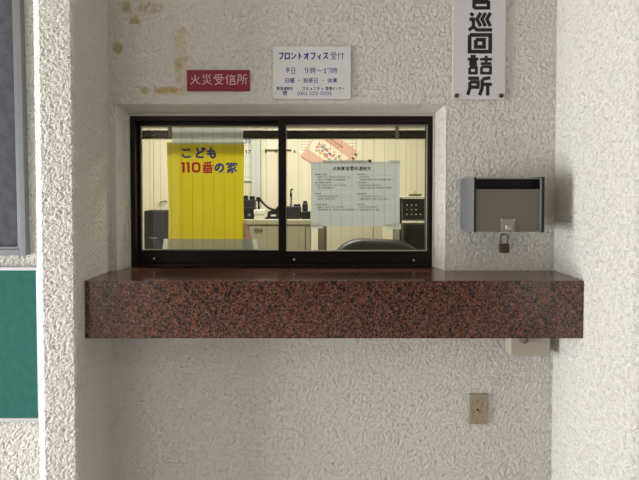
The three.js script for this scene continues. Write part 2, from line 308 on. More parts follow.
part('door_frame', [box(-1.9, -1.82, 0, 2.2, 4.5, 4.6), box(1.87, 1.95, 0, 2.2, 4.5, 4.6), box(-1.82, 1.87, 2.12, 2.2, 4.5, 4.6), box(-0.03, 0.05, 0, 2.12, 4.5, 4.6)], plain('dark_metal', '#1c1713', 0.4), door);
part('door_leaf', box(-1.82, -0.03, 0, 2.12, 4.53, 4.57), DARK_GLASS, door); part('door_leaf', box(0.05, 1.87, 0, 2.12, 4.53, 4.57), DARK_GLASS, door);
const lampWhite = plain('lamp_white', '#e9e6df', 0.5);
{
  const l = thing('ceiling_lamp', 'long white ceiling lamp over the middle of the porch', 'lamp', [0.4, 2.6, 2.7]);
  part('housing', box(-0.12, 0.92, 2.59, 2.6, 2.54, 2.86, 0.002), lampWhite, l);
  part('diffuser', box(-0.10, 0.90, 2.586, 2.592, 2.56, 2.84, 0.002), plain('porch_glow', '#fff2d8', 0.5, 0, { emissive: '#ffe6bd', emissiveIntensity: 1.2 }), l);
}

// ---------------------------------------------------------------- the office behind the window
const CREAM = plain('cream_panel', '#e6e0cb', 0.55), CREAM_B = plain('cream_panel_b', '#e2dcc6', 0.55), CREAM_C = plain('cream_panel_c', '#e9e3d0', 0.55), GROOVE = plain('groove_board', '#c4bb9b', 0.8);
structure('floor_office', box(-1.9, 1.3, -0.12, 0, -2.55, -0.15, 0), OFFICE_FLOOR);
structure('ceiling_office', box(-1.9, 1.3, 2.4, 2.55, -2.55, -0.15, 0), plain('office_ceiling', '#d8d4c6', 0.9));
const officeWall = structure('wall_office', box(-1.9, 1.3, 0, 2.4, -2.55, -2.31, 0), GROOVE);
for (let i = 0, x = -1.8; x < 1.18; i++, x += 0.104) part('wall_panel', box(x + 0.0005, x + 0.1036, 0.02, 2.39, -2.312, -2.30, 0.0015, 1), [CREAM, CREAM_B, CREAM_C][(i * 7 + (i >> 1)) % 3], officeWall);
structure('wall_office_side', box(-1.9, -1.8, 0, 2.4, -2.31, -0.15, 0), CREAM);
structure('wall_office_end', box(1.2, 1.3, 0, 2.4, -2.31, -0.15, 0), CREAM);
structure('wall_office_front', [box(-1.8, -0.82, 0, 2.4, -0.25, -0.151, 0), box(0.93, 1.2, 0, 2.4, -0.25, -0.151, 0)], CREAM);
structure('trim_3', box(-0.56, -0.487, 0, 2.4, -2.30, -2.22, 0.004), plain('pale_blue_duct', '#c3c8c6', 0.5));
{
  const l = thing('office_ceiling_lamp', 'fluorescent lamp on the office ceiling', 'lamp', [-0.25, 2.4, -1.15]);
  part('housing', box(-0.87, 0.37, 2.392, 2.4, -1.32, -0.98, 0.002), lampWhite, l);
  part('diffuser', box(-0.85, 0.35, 2.387, 2.393, -1.30, -1.0, 0.002), plain('office_glow', '#fff4d8', 0.5, 0, { emissive: '#ffedc4', emissiveIntensity: 2 }), l);
}

// ---------------------------------------------------------------- the sliding window
const BRONZE = plain('bronze_aluminium', '#1d1410', 0.38, 0.55), BRONZE_D = plain('bronze_shadow_line', '#17110e', 0.45, 0.4), GLASS = new THREE.MeshPhysicalMaterial({ name: 'window_glass', color: '#f4f7f4', roughness: 0.0, transmission: 1, thickness: 0, ior: 1.5 });
const GASKET = plain('grey_gasket', '#8b887e', 0.6), STEEL_SCREW = plain('screw', '#b9b4a8', 0.35, 0.9), WIRE = plain('glass_wire', '#34322c', 0.6, 0.3);
const win = structureGroup('window_1', [-0.141, 1.055, -0.10]);
part('outer_frame', [box(FR.x0, FR.x0 + 0.019, FR.y0, FR.y1, -0.15, -0.07, 0.0015), box(FR.x1 - 0.014, FR.x1, FR.y0, FR.y1, -0.15, -0.07, 0.0015), box(FR.x0 + 0.018, FR.x1 - 0.013, FR.y1 - 0.018, FR.y1, -0.15, -0.07, 0.0015), box(FR.x0 + 0.018, FR.x1 - 0.013, FR.y0, FR.y0 + 0.008, -0.15, -0.066, 0.0015)], BRONZE, win);
part('sill_track', [box(FR.x0 + 0.02, FR.x1 - 0.014, FR.y0 + 0.007, FR.y0 + 0.012, -0.082, -0.078, 0.0006), box(FR.x0 + 0.02, FR.x1 - 0.014, FR.y0 + 0.007, FR.y0 + 0.012, -0.112, -0.108, 0.0006)], BRONZE_D, win);
function sash(x0, x1, gx0, gx1, z, wires, screws) {
  const y0 = FR.y0 + 0.0115, y1 = FR.y1 - 0.0175, gy0 = FR.y0 + 0.062, gy1 = FR.y1 - 0.033, a = z - 0.011, b = z + 0.011;
  const s = part('sash', [box(x0, gx0, y0, y1, a, b, 0.0015), box(gx1, x1, y0, y1, a, b, 0.0015), box(gx0 - 0.002, gx1 + 0.002, gy1, y1, a, b, 0.0015), box(gx0 - 0.002, gx1 + 0.002, y0, gy0, a, b, 0.0015)], BRONZE, win);
  part('glass_pane', sheet(gx0 - 0.003, gx1 + 0.003, gy0 - 0.003, gy1 + 0.003, z), GLASS, s);
  part('gasket', [box(gx0, gx1, gy0, gy0 + 0.003, z - 0.006, z + 0.007, 0.0008), box(gx0, gx1, gy1 - 0.003, gy1, z - 0.006, z + 0.007, 0.0008), box(gx0, gx0 + 0.0025, gy0, gy1, z - 0.006, z + 0.007, 0.0008), box(gx1 - 0.0025, gx1, gy0, gy1, z - 0.006, z + 0.007, 0.0008)], GASKET, s);
  const w = []; for (const x of wires) if (x > gx0 + 0.004 && x < gx1 - 0.004) w.push(box(x - 0.00028, x + 0.00028, gy0 + 0.003, gy1 - 0.003, z - 0.0014, z - 0.0006, 0));
  part('glass_wire', w, WIRE, s).userData.kind = 'stuff';
  for (const [sx, sy] of screws) part('screw', lathe([[0, 0.0022], [0.003, 0.0018], [0.0048, 0]], 0, 0, 0, 16).rotateX(Math.PI / 2).translate(sx, sy, b), STEEL_SCREW, s);
  return s;
}
const steps = (x0, d) => Array.from({ length: 40 }, (_, i) => x0 + (i - 20) * d);
sash(FR.x0 + 0.0195, -0.130, -0.7115, -0.157, -0.112, steps(-0.507, 0.0428), [[-0.66, 1.083]]);
sash(-0.1565, FR.x1 - 0.0145, -0.1275, 0.4335, -0.084, steps(0.307, 0.0428), [[-0.095, 1.084], [0.380, 1.081]]);

// ---------------------------------------------------------------- the granite counter
{
  const g = new THREE.MeshPhysicalMaterial({ name: 'polished_red_granite', map: graniteTexture(), roughness: 0.16, specularIntensity: 1, ior: 1.55 });
  const t = thing('stone_counter', 'long polished red-brown granite counter under the sliding window', 'counter', [0.055, 0.857, 0]);
  structure('trim_4', box(OP.x0 + 0.001, OP.x1 - 0.001, 1.0304, 1.0535, -0.145, 0.0008, 0.0004), g);
  part('apron', box(-0.7895, 0.8995, 0.857, 1.0300, 0.002, 0.2095, 0.0008), g, t);
  part('counter_top', box(-0.7895, 0.8995, 1.0304, 1.0535, 0.001, 0.2105, 0.0012), g, t);
}

// ---------------------------------------------------------------- signs
const SIGN_EDGE = plain('sign_white', '#d3d1cd', 0.45);
{ // white sign with the opening hours
  const t = thing('office_hours_sign', 'white sign with blue opening hours and a telephone number above the window', 'sign', [-0.0225, 1.702, 0.004]);
  part('plate', box(-0.169, 0.124, 1.702, 1.900, 0.001, 0.009, 0.0012), SIGN_EDGE, t);
  part('printed_face', sheet(-0.168, 0.123, 1.703, 1.899, 0.0094), print(1160, 784, (g, w, h) => {
    g.fillStyle = '#d6d6d8'; g.fillRect(0, 0, w, h);
    const deep = '#1d2a80', mid = '#43538f', small = '#2b3a6c';
    const at = (px) => (px - 273.3) * 14.87, row = (t, x0, x1, y, h, wt, col) => { const n = [...t].length, p = (at(x1) - at(x0)) / n; [...t].forEach((c, i) => glyph(g, c, at(x0) + i * p, y, p * 0.94, h, wt, col)); };
    row('フロントオフィス', 278.0, 329.4, 84, 116, 19, deep);
    row('受付', 330.6, 345, 84, 116, 11, mid);
    row('平日', 285.4, 296.2, 312, 96, 11, mid); row('時', 310, 316.6, 312, 96, 10, mid); row('〜', 317, 323.6, 318, 80, 10, mid); row('時', 331.4, 338.2, 312, 96, 10, mid);
    g.fillStyle = mid; g.font = 'bold 116px serif'; g.fillText('9', at(304.6), 402); g.font = 'bold 108px serif'; g.fillText('17', at(323.4), 402);
    row('日曜', 284.4, 294.8, 470, 78, 10, mid); row('祝祭日', 303.4, 319, 470, 78, 10, mid); row('休業', 327.8, 338.2, 470, 78, 10, mid);
    g.fillRect(at(298.4), 504, 24, 12); g.fillRect(at(322.4), 504, 24, 12);
    row('緊急連絡先', 276.8, 293.4, 602, 54, 7, small); row('コミュニティ', 302, 324.6, 602, 54, 9, small); row('監視センター', 326, 345.4, 602, 54, 7, small);
    g.fillStyle = small; g.beginPath(); g.roundRect(at(283.2), 684, 54, 46, 8); g.fill(); g.fillRect(at(282.8), 668, 68, 15); g.fillStyle = '#d6d6d8'; g.beginPath(); g.arc(at(285), 708, 13, 0, 7); g.fill(); g.fillStyle = small; g.beginPath(); g.arc(at(285), 708, 6, 0, 7); g.fill();
    g.fillStyle = mid; g.font = 'bold 74px serif'; const tel = '(06) 222-3291'; g.save(); g.translate(at(297), 728); g.scale((at(332.6) - at(297)) / g.measureText(tel).width, 1); g.fillText(tel, 0, 0); g.restore();
  }, 0.4), t);
}
{ // red sign
  const t = thing('red_name_plate', 'small dark red plate with thin white characters on the stucco', 'sign', [-0.3755, 1.733, 0.002]);
  part('plate', box(-0.494, -0.257, 1.733, 1.812, 0.001, 0.006, 0.0008), plain('red_acrylic', '#7d0c25', 0.5), t);
  part('printed_face', sheet(-0.4935, -0.2575, 1.7335, 1.8115, 0.0063), print(948, 316, (g, w, h) => { g.fillStyle = '#7f0e27'; g.fillRect(0, 0, w, h); line(g, '火災受信所', 42, 60, 166, 14, '#cfb8b9', 0.07); }, 0.5), t);
}
{ // tall white sign, four characters in view
  const t = thing('vertical_name_board', 'tall white board with large black characters fixed by two lower bolts', 'sign', [0.6075, 1.707, 0.003]);
  part('plate', box(0.506, 0.7035, 1.701, 2.34, 0.001, 0.010, 0.0012), SIGN_EDGE, t);
  part('printed_face', sheet(0.507, 0.7025, 1.702, 2.339, 0.0104), print(600, 1950, (g, w, h) => {
    g.fillStyle = '#cfcdd0'; g.fillRect(0, 0, w, h);
    const px = (m) => h - (m - 1.702) / 0.637 * h;            // top edges of the characters on the board
    [['所', 1.7865], ['詰', 1.8670], ['回', 1.9470], ['巡', 2.0280], ['官', 2.1110]].forEach(([c, top]) => glyph(g, c, 160, px(top), 296, 226, c === '詰' ? 33 : c === '回' ? 44 : 40, '#100e10'));
  }, 0.4), t);
  const bolt = plain('dark_bolt', '#4a3b33', 0.5, 0.6);
  for (const x of [0.5215, 0.6890]) part('bolt', lathe([[0, 0.006], [0.005, 0.0052], [0.0085, 0.002], [0.0088, 0]], 0, 0, 0, 20).rotateX(Math.PI / 2).translate(x, 1.7145, 0.0104), bolt, t);
}

// ---------------------------------------------------------------- the steel mailbox with its padlock
const brushed = dataTexture(256, (() => { const a = lattice(220, 4), b = lattice(60, 2), c = lattice(5, 5); return (u, v) => 0.62 + 0.18 * a(u, v) + 0.14 * b(u, v) + 0.08 * c(u, v); })(), false, 0.25);
{
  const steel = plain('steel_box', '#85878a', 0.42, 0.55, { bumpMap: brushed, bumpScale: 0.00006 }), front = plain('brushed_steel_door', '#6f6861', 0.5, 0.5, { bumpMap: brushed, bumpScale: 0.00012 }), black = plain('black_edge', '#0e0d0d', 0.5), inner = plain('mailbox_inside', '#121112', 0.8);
  const t = thing('mailbox', 'wall-mounted stainless steel mailbox with a dark slot along its top', 'mailbox', [0.667, 1.214, 0]);
  const x0 = 0.5415, x1 = 0.7875, y0 = 1.214, y1 = 1.4045, zf = 0.157;
  part('side_panel', box(x0, x0 + 0.004, y0, y1 - 0.002, 0.001, zf - 0.002, 0.0008), steel, t);
  part('side_panel', box(x1 - 0.009, x1, y0 - 0.002, y1 + 0.001, 0.001, zf, 0.0012), black, t, 'black edged side plate');
  part('edge_strip', box(x0 + 0.0005, x0 + 0.008, y0 - 0.001, y1, zf - 0.010, zf, 0.0012), black, t);
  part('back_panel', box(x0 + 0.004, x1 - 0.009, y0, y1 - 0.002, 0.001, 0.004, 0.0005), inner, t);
  part('top_panel', box(x0 + 0.004, x1 - 0.009, y1 - 0.006, y1 - 0.002, 0.004, zf - 0.002, 0.0008), steel, t);
  part('bottom_panel', box(x0 + 0.004, x1 - 0.009, y0, y0 + 0.004, 0.004, zf - 0.006, 0.0008), steel, t);
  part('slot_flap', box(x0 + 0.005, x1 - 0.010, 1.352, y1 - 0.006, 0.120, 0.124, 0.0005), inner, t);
  const d = part('door', box(x0 + 0.0085, x1 - 0.0095, y0 + 0.0005, 1.3630, zf - 0.010, zf - 0.003, 0.0015), front, t);
  part('inner_lip', box(x1 - 0.0135, x1 - 0.0095, y0 + 0.001, y1 - 0.006, zf - 0.008, zf - 0.0015, 0.0006), steel, t);
  const chrome = plain('chrome_hasp', '#b0aca6', 0.3, 0.8);
  const hp = part('hasp_plate', box(0.6370, 0.6850, 1.2145, 1.2600, zf - 0.003, zf - 0.0008, 0.0006), plain('hasp_steel', '#8a847e', 0.4, 0.6), d);
  for (const x of [0.6385, 0.6845]) part('rivet', lathe([[0, 0.0018], [0.0022, 0.0014], [0.0034, 0]], 0, 0, 0, 14).rotateX(Math.PI / 2).translate(x, 1.2575, zf - 0.0008), chrome, d);
  part('hasp_knuckle', [box(0.6520, 0.6710, 1.2220, 1.2380, zf - 0.001, zf + 0.005, 0.002), cyl(0.0042, 0.012, 0.6610, 1.2330, zf + 0.006, 'x'), cyl(0.0035, 0.007, 0.6610, 1.2250, zf + 0.006, 'z')], chrome, d);
  part('hasp_hook', tube([[0.672, 1.226, zf + 0.004], [0.6715, 1.217, zf + 0.009], [0.663, 1.2105, zf + 0.012], [0.652, 1.2085, zf + 0.012], [0.6475, 1.213, zf + 0.011], [0.653, 1.2195, zf + 0.006], [0.66, 1.223, zf + 0.003]], 0.0020), chrome, d);
  // the padlock hangs from the hook
  const p = thing('padlock', 'small brown brass padlock hanging from the mailbox hasp', 'padlock', [0.6440, 1.1425, 0.168]);
  const brass = plain('tarnished_brass', '#3b2c23', 0.5, 0.35);
  const bd = part('lock_body', box(0.6270, 0.6610, 1.1425, 1.1745, 0.1605, 0.1755, 0.0035, 3), brass, p);
  part('key_plate', [cyl(0.0042, 0.0010, 0.6440, 1.1560, 0.1757, 'z'), cyl(0.0042, 0.0016, 0.6440, 1.1422, 0.168, 'y')], plain('key_brass', '#4a3a2c', 0.5, 0.5), bd);
  const sh = []; for (let i = 0; i <= 12; i++) { const a = Math.PI * i / 12; sh.push([0.6440 - 0.0118 * Math.cos(a), 1.1965 + 0.0118 * Math.sin(a), 0.168]); }
  part('shackle', tube([[0.6322, 1.172, 0.168], [0.6322, 1.184, 0.168], ...sh, [0.6558, 1.184, 0.168], [0.6558, 1.172, 0.168]], 0.0026, 60), plain('steel_shackle', '#3d3935', 0.4, 0.5), p);
}

// ---------------------------------------------------------------- small fittings on the wall
{
  const t = thing('junction_box', 'cream plastic junction box tucked under the counter', 'junction box', [0.789, 0.744, 0]);
  const c = plain('cream_plastic', '#b9b1a2', 0.5);
  part('box_body', box(0.716, 0.862, 0.744, 0.826, 0.001, 0.050, 0.002), c, t); part('cover', box(0.7165, 0.8615, 0.7445, 0.8255, 0.0502, 0.057, 0.0025, 3), c, t);
  part('cable_knob', [cyl(0.013, 0.012, 0.763, 0.806, 0.063, 'z'), cyl(0.013, 0.03, 0.763, 0.818, 0.063)], plain('grey_knob', '#77706a', 0.6), t);
}
{
  const t = thing('blank_outlet_plate', 'stained beige blanking plate with a hole in its centre', 'wall plate', [0.613, 0.462, 0]);
  const grime = print(256, 416, (g, w, h) => {
    g.fillStyle = '#9b907d'; g.fillRect(0, 0, w, h);
    for (let i = 0; i < 150; i++) { g.fillStyle = rnd() < 0.55 ? `rgba(92,76,58,${0.05 + rnd() * 0.08})` : `rgba(190,178,152,${0.05 + rnd() * 0.1})`; g.fillRect(rnd() * w, rnd() * h, 6 + rnd() * 16, 18 + rnd() * 110); }
    for (const [x, y, a, b] of [[62, 240, 18, 40], [150, 238, 24, 30], [182, 138, 14, 52], [118, 90, 16, 42]]) { const r = g.createRadialGradient(x, y, 2, x, y, b); r.addColorStop(0, 'rgba(58,45,36,0.55)'); r.addColorStop(1, 'rgba(58,45,36,0)'); g.fillStyle = r; g.save(); g.translate(x, y); g.scale(a / b, 1); g.translate(-x, -y); g.fillRect(x - b, y - b, 2 * b, 2 * b); g.restore(); }
  }, 0.6);
  part('plate', box(0.5775, 0.6490, 0.4630, 0.5800, 0.001, 0.0095, 0.003, 3), plain('beige_plate', '#a09582', 0.55), t);
  part('stained_face', sheet(0.5805, 0.6465, 0.4655, 0.5775, 0.0098), grime, t);
  part('centre_hole', cyl(0.0045, 0.001, 0.6105, 0.5200, 0.0101, 'z'), plain('hole', '#1b1614', 0.9), t);
  part('lower_hole', cyl(0.0022, 0.001, 0.6105, 0.4700, 0.0101, 'z'), plain('hole_small', '#2b221d', 0.9), t);
}

// ---------------------------------------------------------------- notice boards on the far pier wall
const felt = (name, a, b) => { const n1 = lattice(90, 90), n2 = lattice(240, 60), n3 = lattice(14, 14); const A = new THREE.Color(a), B = new THREE.Color(b); return new THREE.MeshStandardMaterial({ name, roughness: 0.95, map: dataTexture(512, (u, v) => { const t = clamp(0.5 + 0.45 * n1(u, v) + 0.3 * n2(u, v) + 0.35 * n3(u, v)), c = A.clone().lerp(B, t); c.convertLinearToSRGB(); return [c.r, c.g, c.b]; }, true, 0.4) }); };
const ALU = plain('satin_aluminium', '#77787c', 0.5, 0.3), ALU_LIGHT = plain('pale_aluminium', '#c2c2ca', 0.45, 0.3);
function frameRing(x0, x1, y0, y1, w, z0, z1, r = 0.002) { return [box(x0, x0 + w, y0, y1, z0, z1, r), box(x1 - w, x1, y0, y1, z0, z1, r), box(x0 + w - 0.001, x1 - w + 0.001, y1 - w, y1, z0, z1, r), box(x0 + w - 0.001, x1 - w + 0.001, y0, y0 + w, z0, z1, r)]; }
{
  const t = thing('notice_case', 'grey felt notice case in a thick satin aluminium frame, its lower corner in view', 'notice board', [-1.6, 1.152, 0.18]);
  part('frame', frameRing(-2.2, -0.998, 1.153, 2.15, 0.021, 0.181, 0.205), ALU, t);
  part('inner_frame', frameRing(-2.179, -1.019, 1.174, 2.129, 0.009, 0.181, 0.201), ALU, t);
  part('felt_panel', box(-2.171, -1.0275, 1.1825, 2.121, 0.182, 0.192, 0.001), felt('grey_felt', '#3c3d46', '#5a5b66'), t);
  t.position.x += 0.010; t.position.y -= 0.020; t.rotation.z = 0.009;   // it hangs a little askew
  part('hinge_strip', box(-0.9975, -0.990, 1.157, 2.146, 0.181, 0.192, 0.001), plain('hinge_brown', '#6d6152', 0.5, 0.3), t);
}
{
  const t = thing('green_board', 'green felt notice board with a thin pale metal frame', 'notice board', [-1.6, 0.566, 0.18]);
  part('frame', frameRing(-2.3, -0.9465, 0.567, 1.098, 0.0115, 0.181, 0.202), ALU_LIGHT, t);
  part('felt_panel', box(-2.289, -0.9575, 0.578, 1.087, 0.182, 0.196, 0.001), felt('green_felt', '#1b5a51', '#256a60'), t);
}

// ---------------------------------------------------------------- on the window: poster, notice
const TAPE = new THREE.MeshPhysicalMaterial({ name: 'clear_tape', color: '#eceee9', roughness: 0.85, transmission: 0.6, thickness: 0 });
{
  const t = thing('yellow_poster', 'yellow poster with blue and red characters taped inside the window', 'poster', [-0.457, 1.116, -0.1265]);
  const ps = new THREE.ShapeGeometry(new THREE.Shape([[-0.6105, 1.118], [-0.2985, 1.118], [-0.3030, 1.30], [-0.2990, 1.5535], [-0.6135, 1.5535], [-0.6075, 1.30]].map((p) => new THREE.Vector2(...p)))).translate(0, 0, -0.1262);
  for (let i = 0, p = ps.attributes.position, u = ps.attributes.uv; i < p.count; i++) u.setXY(i, (p.getX(i) + 0.606) / 0.303, (p.getY(i) - 1.16) / 0.3925);
  part('printed_sheet', ps, print(900, 1166, (g, w, h) => {
    g.fillStyle = '#dac826'; g.fillRect(0, 0, w, h);
    const P = (px, py) => [(px - 168.0) / 75.8 * w, (py - 142.3) / 97.5 * h], k = w / 75.8;
    const blue = '#3a3f78', red = '#a01f2c';
    [['こ', 180], ['ど', 193.2], ['も', 205.6]].forEach(([c, x]) => { const [X, Y] = P(x, 147.2); glyph(g, c, X, Y, 12.3 * k, 11.6 * k, 2.1 * k, blue); });
    const one = (x) => { const [X, Y] = P(x, 162); g.fillStyle = red; g.fillRect(X + 1.2 * k, Y, 2.5 * k, 10.6 * k); g.fillRect(X, Y, 2 * k, 2.2 * k); };
    one(180.6); one(185.7);
    { const [X, Y] = P(191.4, 162); g.strokeStyle = red; g.lineWidth = 2.3 * k; g.lineJoin = 'round'; g.beginPath(); g.roundRect(X + 1.1 * k, Y + 1.1 * k, 6.6 * k, 8.4 * k, 2.4 * k); g.stroke(); }
    { const [X, Y] = P(201.4, 161.6); glyph(g, '番', X, Y, 12.2 * k, 11.6 * k, 1.55 * k, red); }
    { const [X, Y] = P(213.6, 162); glyph(g, 'の', X, Y, 11.8 * k, 11 * k, 2.1 * k, blue); }
    { const [X, Y] = P(226, 162.2); glyph(g, '家', X, Y, 12 * k, 11.4 * k, 1.65 * k, blue); }
  }, 1, { transmission: 0.45, thickness: 0, side: THREE.DoubleSide }), t);
  part('top_tape', box(-0.590, -0.303, 1.545, 1.6105, -0.1256, -0.1250, 0), TAPE, t, 'clear strip of tape along the top');
  part('bottom_tape', extrude([[-0.6340, 1.1170], [-0.2440, 1.1170], [-0.2490, 1.1600], [-0.6280, 1.1615]], 0.0008, 0).translate(0, 0, -0.1256), TAPE, t, 'wide clear strip of tape along the bottom');
  const k = obj('pink_paper_slip', extrude([[-0.306, 1.118], [-0.262, 1.118], [-0.268, 1.166], [-0.286, 1.196], [-0.302, 1.235], [-0.306, 1.235]], 0.0006, 0).translate(0, 0, -0.1285), plain('pink_slip', '#e6b79c', 0.7));
  k.userData = { label: 'pale pink paper peeping out behind the lower corner of the yellow poster', category: 'paper' };
}
{
  const t = thing('contact_notice', 'pale grey printed notice of contacts taped inside the sliding sash', 'notice', [0.1495, 1.215, -0.0975]);
  part('sheet', sheet(-0.0280, 0.3270, 1.2150, 1.4725, -0.0966), print(1420, 1030, (g, w, h) => {
    g.fillStyle = '#cfd4d6'; g.fillRect(0, 0, w, h);
    line(g, '点検業者関係連絡先', 340, 72, 68, 8, '#26292c', 0.02);
    g.strokeStyle = 'rgba(90,98,100,0.45)'; g.lineWidth = 3;
    const rows = [[0, 146, [0.16, 0.40, 0.34]], [0, 276, [0.22, 0.36, 0.2]], [0, 454, [0.08, 0.26, 0.22]], [0, 626, [0.16, 0.33, 0.5]], [1, 146, [0.14, 0.12, 0.42]], [1, 276, [0.14, 0.26, 0.4]], [1, 454, [0.14, 0.3, 0.4]], [1, 626, [0.1, 0.22, 0.24]]];
    const scrawl = (x, y, len, dark) => { for (let q = x; q < x + len; q += 13 + rnd() * 5) { if (rnd() < 0.12) continue; g.fillStyle = `rgba(24,27,30,${Math.min(1, dark * (0.9 + rnd() * 0.5))})`; g.fillRect(q, y + rnd() * 3, 11, 5); g.fillRect(q + rnd() * 6, y + 4, 5, 12); g.fillRect(q, y + 13 + rnd() * 3, 11, 5); } };
    for (const [c, y, L] of rows) {
      const x = 66 + c * 672; scrawl(x, y + 44, L[0] * w * 0.8, 0.95);
      scrawl(x + 34, y + 86, L[1] * w * 0.9, 0.55); scrawl(x + 44, y + 128, L[2] * w * 0.9, 0.75);
      g.strokeRect(x + 10, y + 76, 574, 40); g.beginPath(); g.moveTo(x + 10, y + 158); g.lineTo(x + 584, y + 158); g.stroke();
    }
  }, 1, { side: THREE.DoubleSide, transmission: 0.42, thickness: 0 }), t);
  part('corner_tape', box(-0.0300, 0.020, 1.2060, 1.2240, -0.0961, -0.0957, 0), TAPE, t); part('corner_tape', box(0.274, 0.3330, 1.2030, 1.2250, -0.0961, -0.0957, 0), TAPE, t); part('corner_tape', box(0.285, 0.3290, 1.4640, 1.4790, -0.0961, -0.0957, 0), TAPE, t);
  const b = part('hanging_bar', cyl(0.0042, 0.182, 0.112, 1.4760, -0.1025, 'x'), plain('white_bar', '#e9e7dc', 0.4), t);
  part('end_cap', cyl(0.006, 0.010, 0.2080, 1.4760, -0.1025, 'x'), plain('black_cap', '#1c1a18', 0.4), b);
}
{ // blind rolled up behind the window head
  const t = thing('roller_blind', 'rolled-up olive blind along the window head inside the office', 'blind', [-0.14, 1.575, -0.2]);
  part('head_rail', box(-0.82, 0.53, 1.6270, 1.6420, -0.195, -0.183, 0.002), plain('rail_cream', '#bdb7a2', 0.5), t);
  part('clear_lip', sheet(-0.82, 0.53, 1.6130, 1.6268, -0.184), new THREE.MeshPhysicalMaterial({ name: 'white_lip', color: '#c4bea9', roughness: 1, transmission: 0.7, thickness: 0, side: THREE.DoubleSide }), t, 'pale translucent lip under the rail');
  part('fabric_roll', cyl(0.0175, 1.33, -0.145, 1.5945, -0.205, 'x'), plain('olive_blind', '#4a4634', 0.8), t);
  part('bottom_bar', box(-0.80, 0.51, 1.5730, 1.5770, -0.200, -0.190, 0.001), plain('bar_grey', '#a5a08c', 0.5), t);
  for (const x of [-0.617, 0.330]) part('bracket', box(x - 0.008, x + 0.008, 1.5740, 1.640, -0.187, -0.182, 0.001), plain('bracket_grey', '#8f8b7c', 0.5), t);
}

// ---------------------------------------------------------------- office furniture and things, seen through the glass
{
  const c = plain('locker_cream', '#e6dfc8', 0.5);
  const t = thing('tall_locker', 'tall cream locker with a small chrome handle behind the yellow poster', 'locker', [-1.30, 0, -2.15]);
  part('body', box(-1.62, -1.00, 0.003, 1.97, -2.298, -2.02, 0.003), c, t);
  for (const [a, b] of [[-1.617, -1.312], [-1.308, -1.003]]) { const d = part('door', box(a, b, 0.05, 1.965, -2.019, -2.0, 0.003), c, t); if (a > -1.5) part('handle', tube([[-1.255, 1.258, -2.0], [-1.25, 1.262, -1.978], [-1.215, 1.272, -1.976], [-1.205, 1.266, -2.0]], 0.006), plain('handle_chrome', '#8a867c', 0.3, 0.7), d); }
}
{
  const t = thing('navy_document_cabinet', 'dark navy steel document cabinet standing before the cream locker', 'cabinet', [-1.08, 0, -1.62]);
  const n = plain('navy_steel', '#0f1116', 0.6);
  part('body', box(-1.245, -0.93, 0.003, 1.212, -1.80, -1.612, 0.004), n, t);
  part('door', box(-1.243, -1.095, 0.05, 1.208, -1.611, -1.600, 0.003), n, t); part('door', box(-1.091, -0.932, 0.05, 1.208, -1.611, -1.600, 0.003), plain('navy_dark', '#08080c', 0.6), t);
  part('label_strip', box(-1.205, -1.150, 1.014, 1.022, -1.600, -1.598, 0.0005), plain('strip_grey', '#7b8088', 0.4), t);
}
{ // low cream drawer cabinet
  const c = plain('grey_cream_steel', '#a7a28c', 0.5), t = thing('low_drawer_cabinet', 'low beige office cabinet with a recessed handle and devices on its top', 'cabinet', [-0.27, 0, -1.55]);
  part('body', box(-0.56, -0.050, 0.003, 1.126, -1.70, -1.412, 0.003), c, t);
  part('cabinet_top', box(-0.565, -0.047, 1.1265, 1.160, -1.705, -1.395, 0.004), c, t);
  const d = part('drawer', box(-0.462, -0.086, 0.60, 1.116, -1.411, -1.398, 0.003), c, t); part('handle', box(-0.428, -0.370, 1.083, 1.103, -1.398, -1.394, 0.002), plain('handle_dark', '#6b6550', 0.5), d);
  part('side_stile', box(-0.080, -0.052, 0.05, 1.116, -1.411, -1.400, 0.002), c, t);
}
{
  const t = thing('cream_low_cabinet', 'plain cream cabinet behind the black chair under the notice', 'cabinet', [0.2, 0, -1.6]);
  const c = plain('cream_low', '#d6d0b8', 0.55);
  part('body', box(0.062, 0.45, 0.003, 1.20, -1.75, -1.512, 0.003), c, t);
  part('door', box(0.064, 0.38, 0.05, 1.195, -1.511, -1.50, 0.002), c, t); part('door', box(0.384, 0.448, 0.05, 1.195, -1.511, -1.50, 0.002), c, t);
  const u = thing('grey_upright_panel', 'dark grey upright panel in the gap beside the plain cream cabinet', 'panel', [0.03, 0, -1.6]);
  part('panel', box(0.000, 0.040, 0.003, 1.15, -1.70, -1.56, 0.003), plain('panel_grey', '#77715f', 0.6), u); part('edge', box(0.042, 0.058, 0.003, 1.15, -1.70, -1.56, 0.003), plain('panel_edge', '#5d594d', 0.6), u);
}
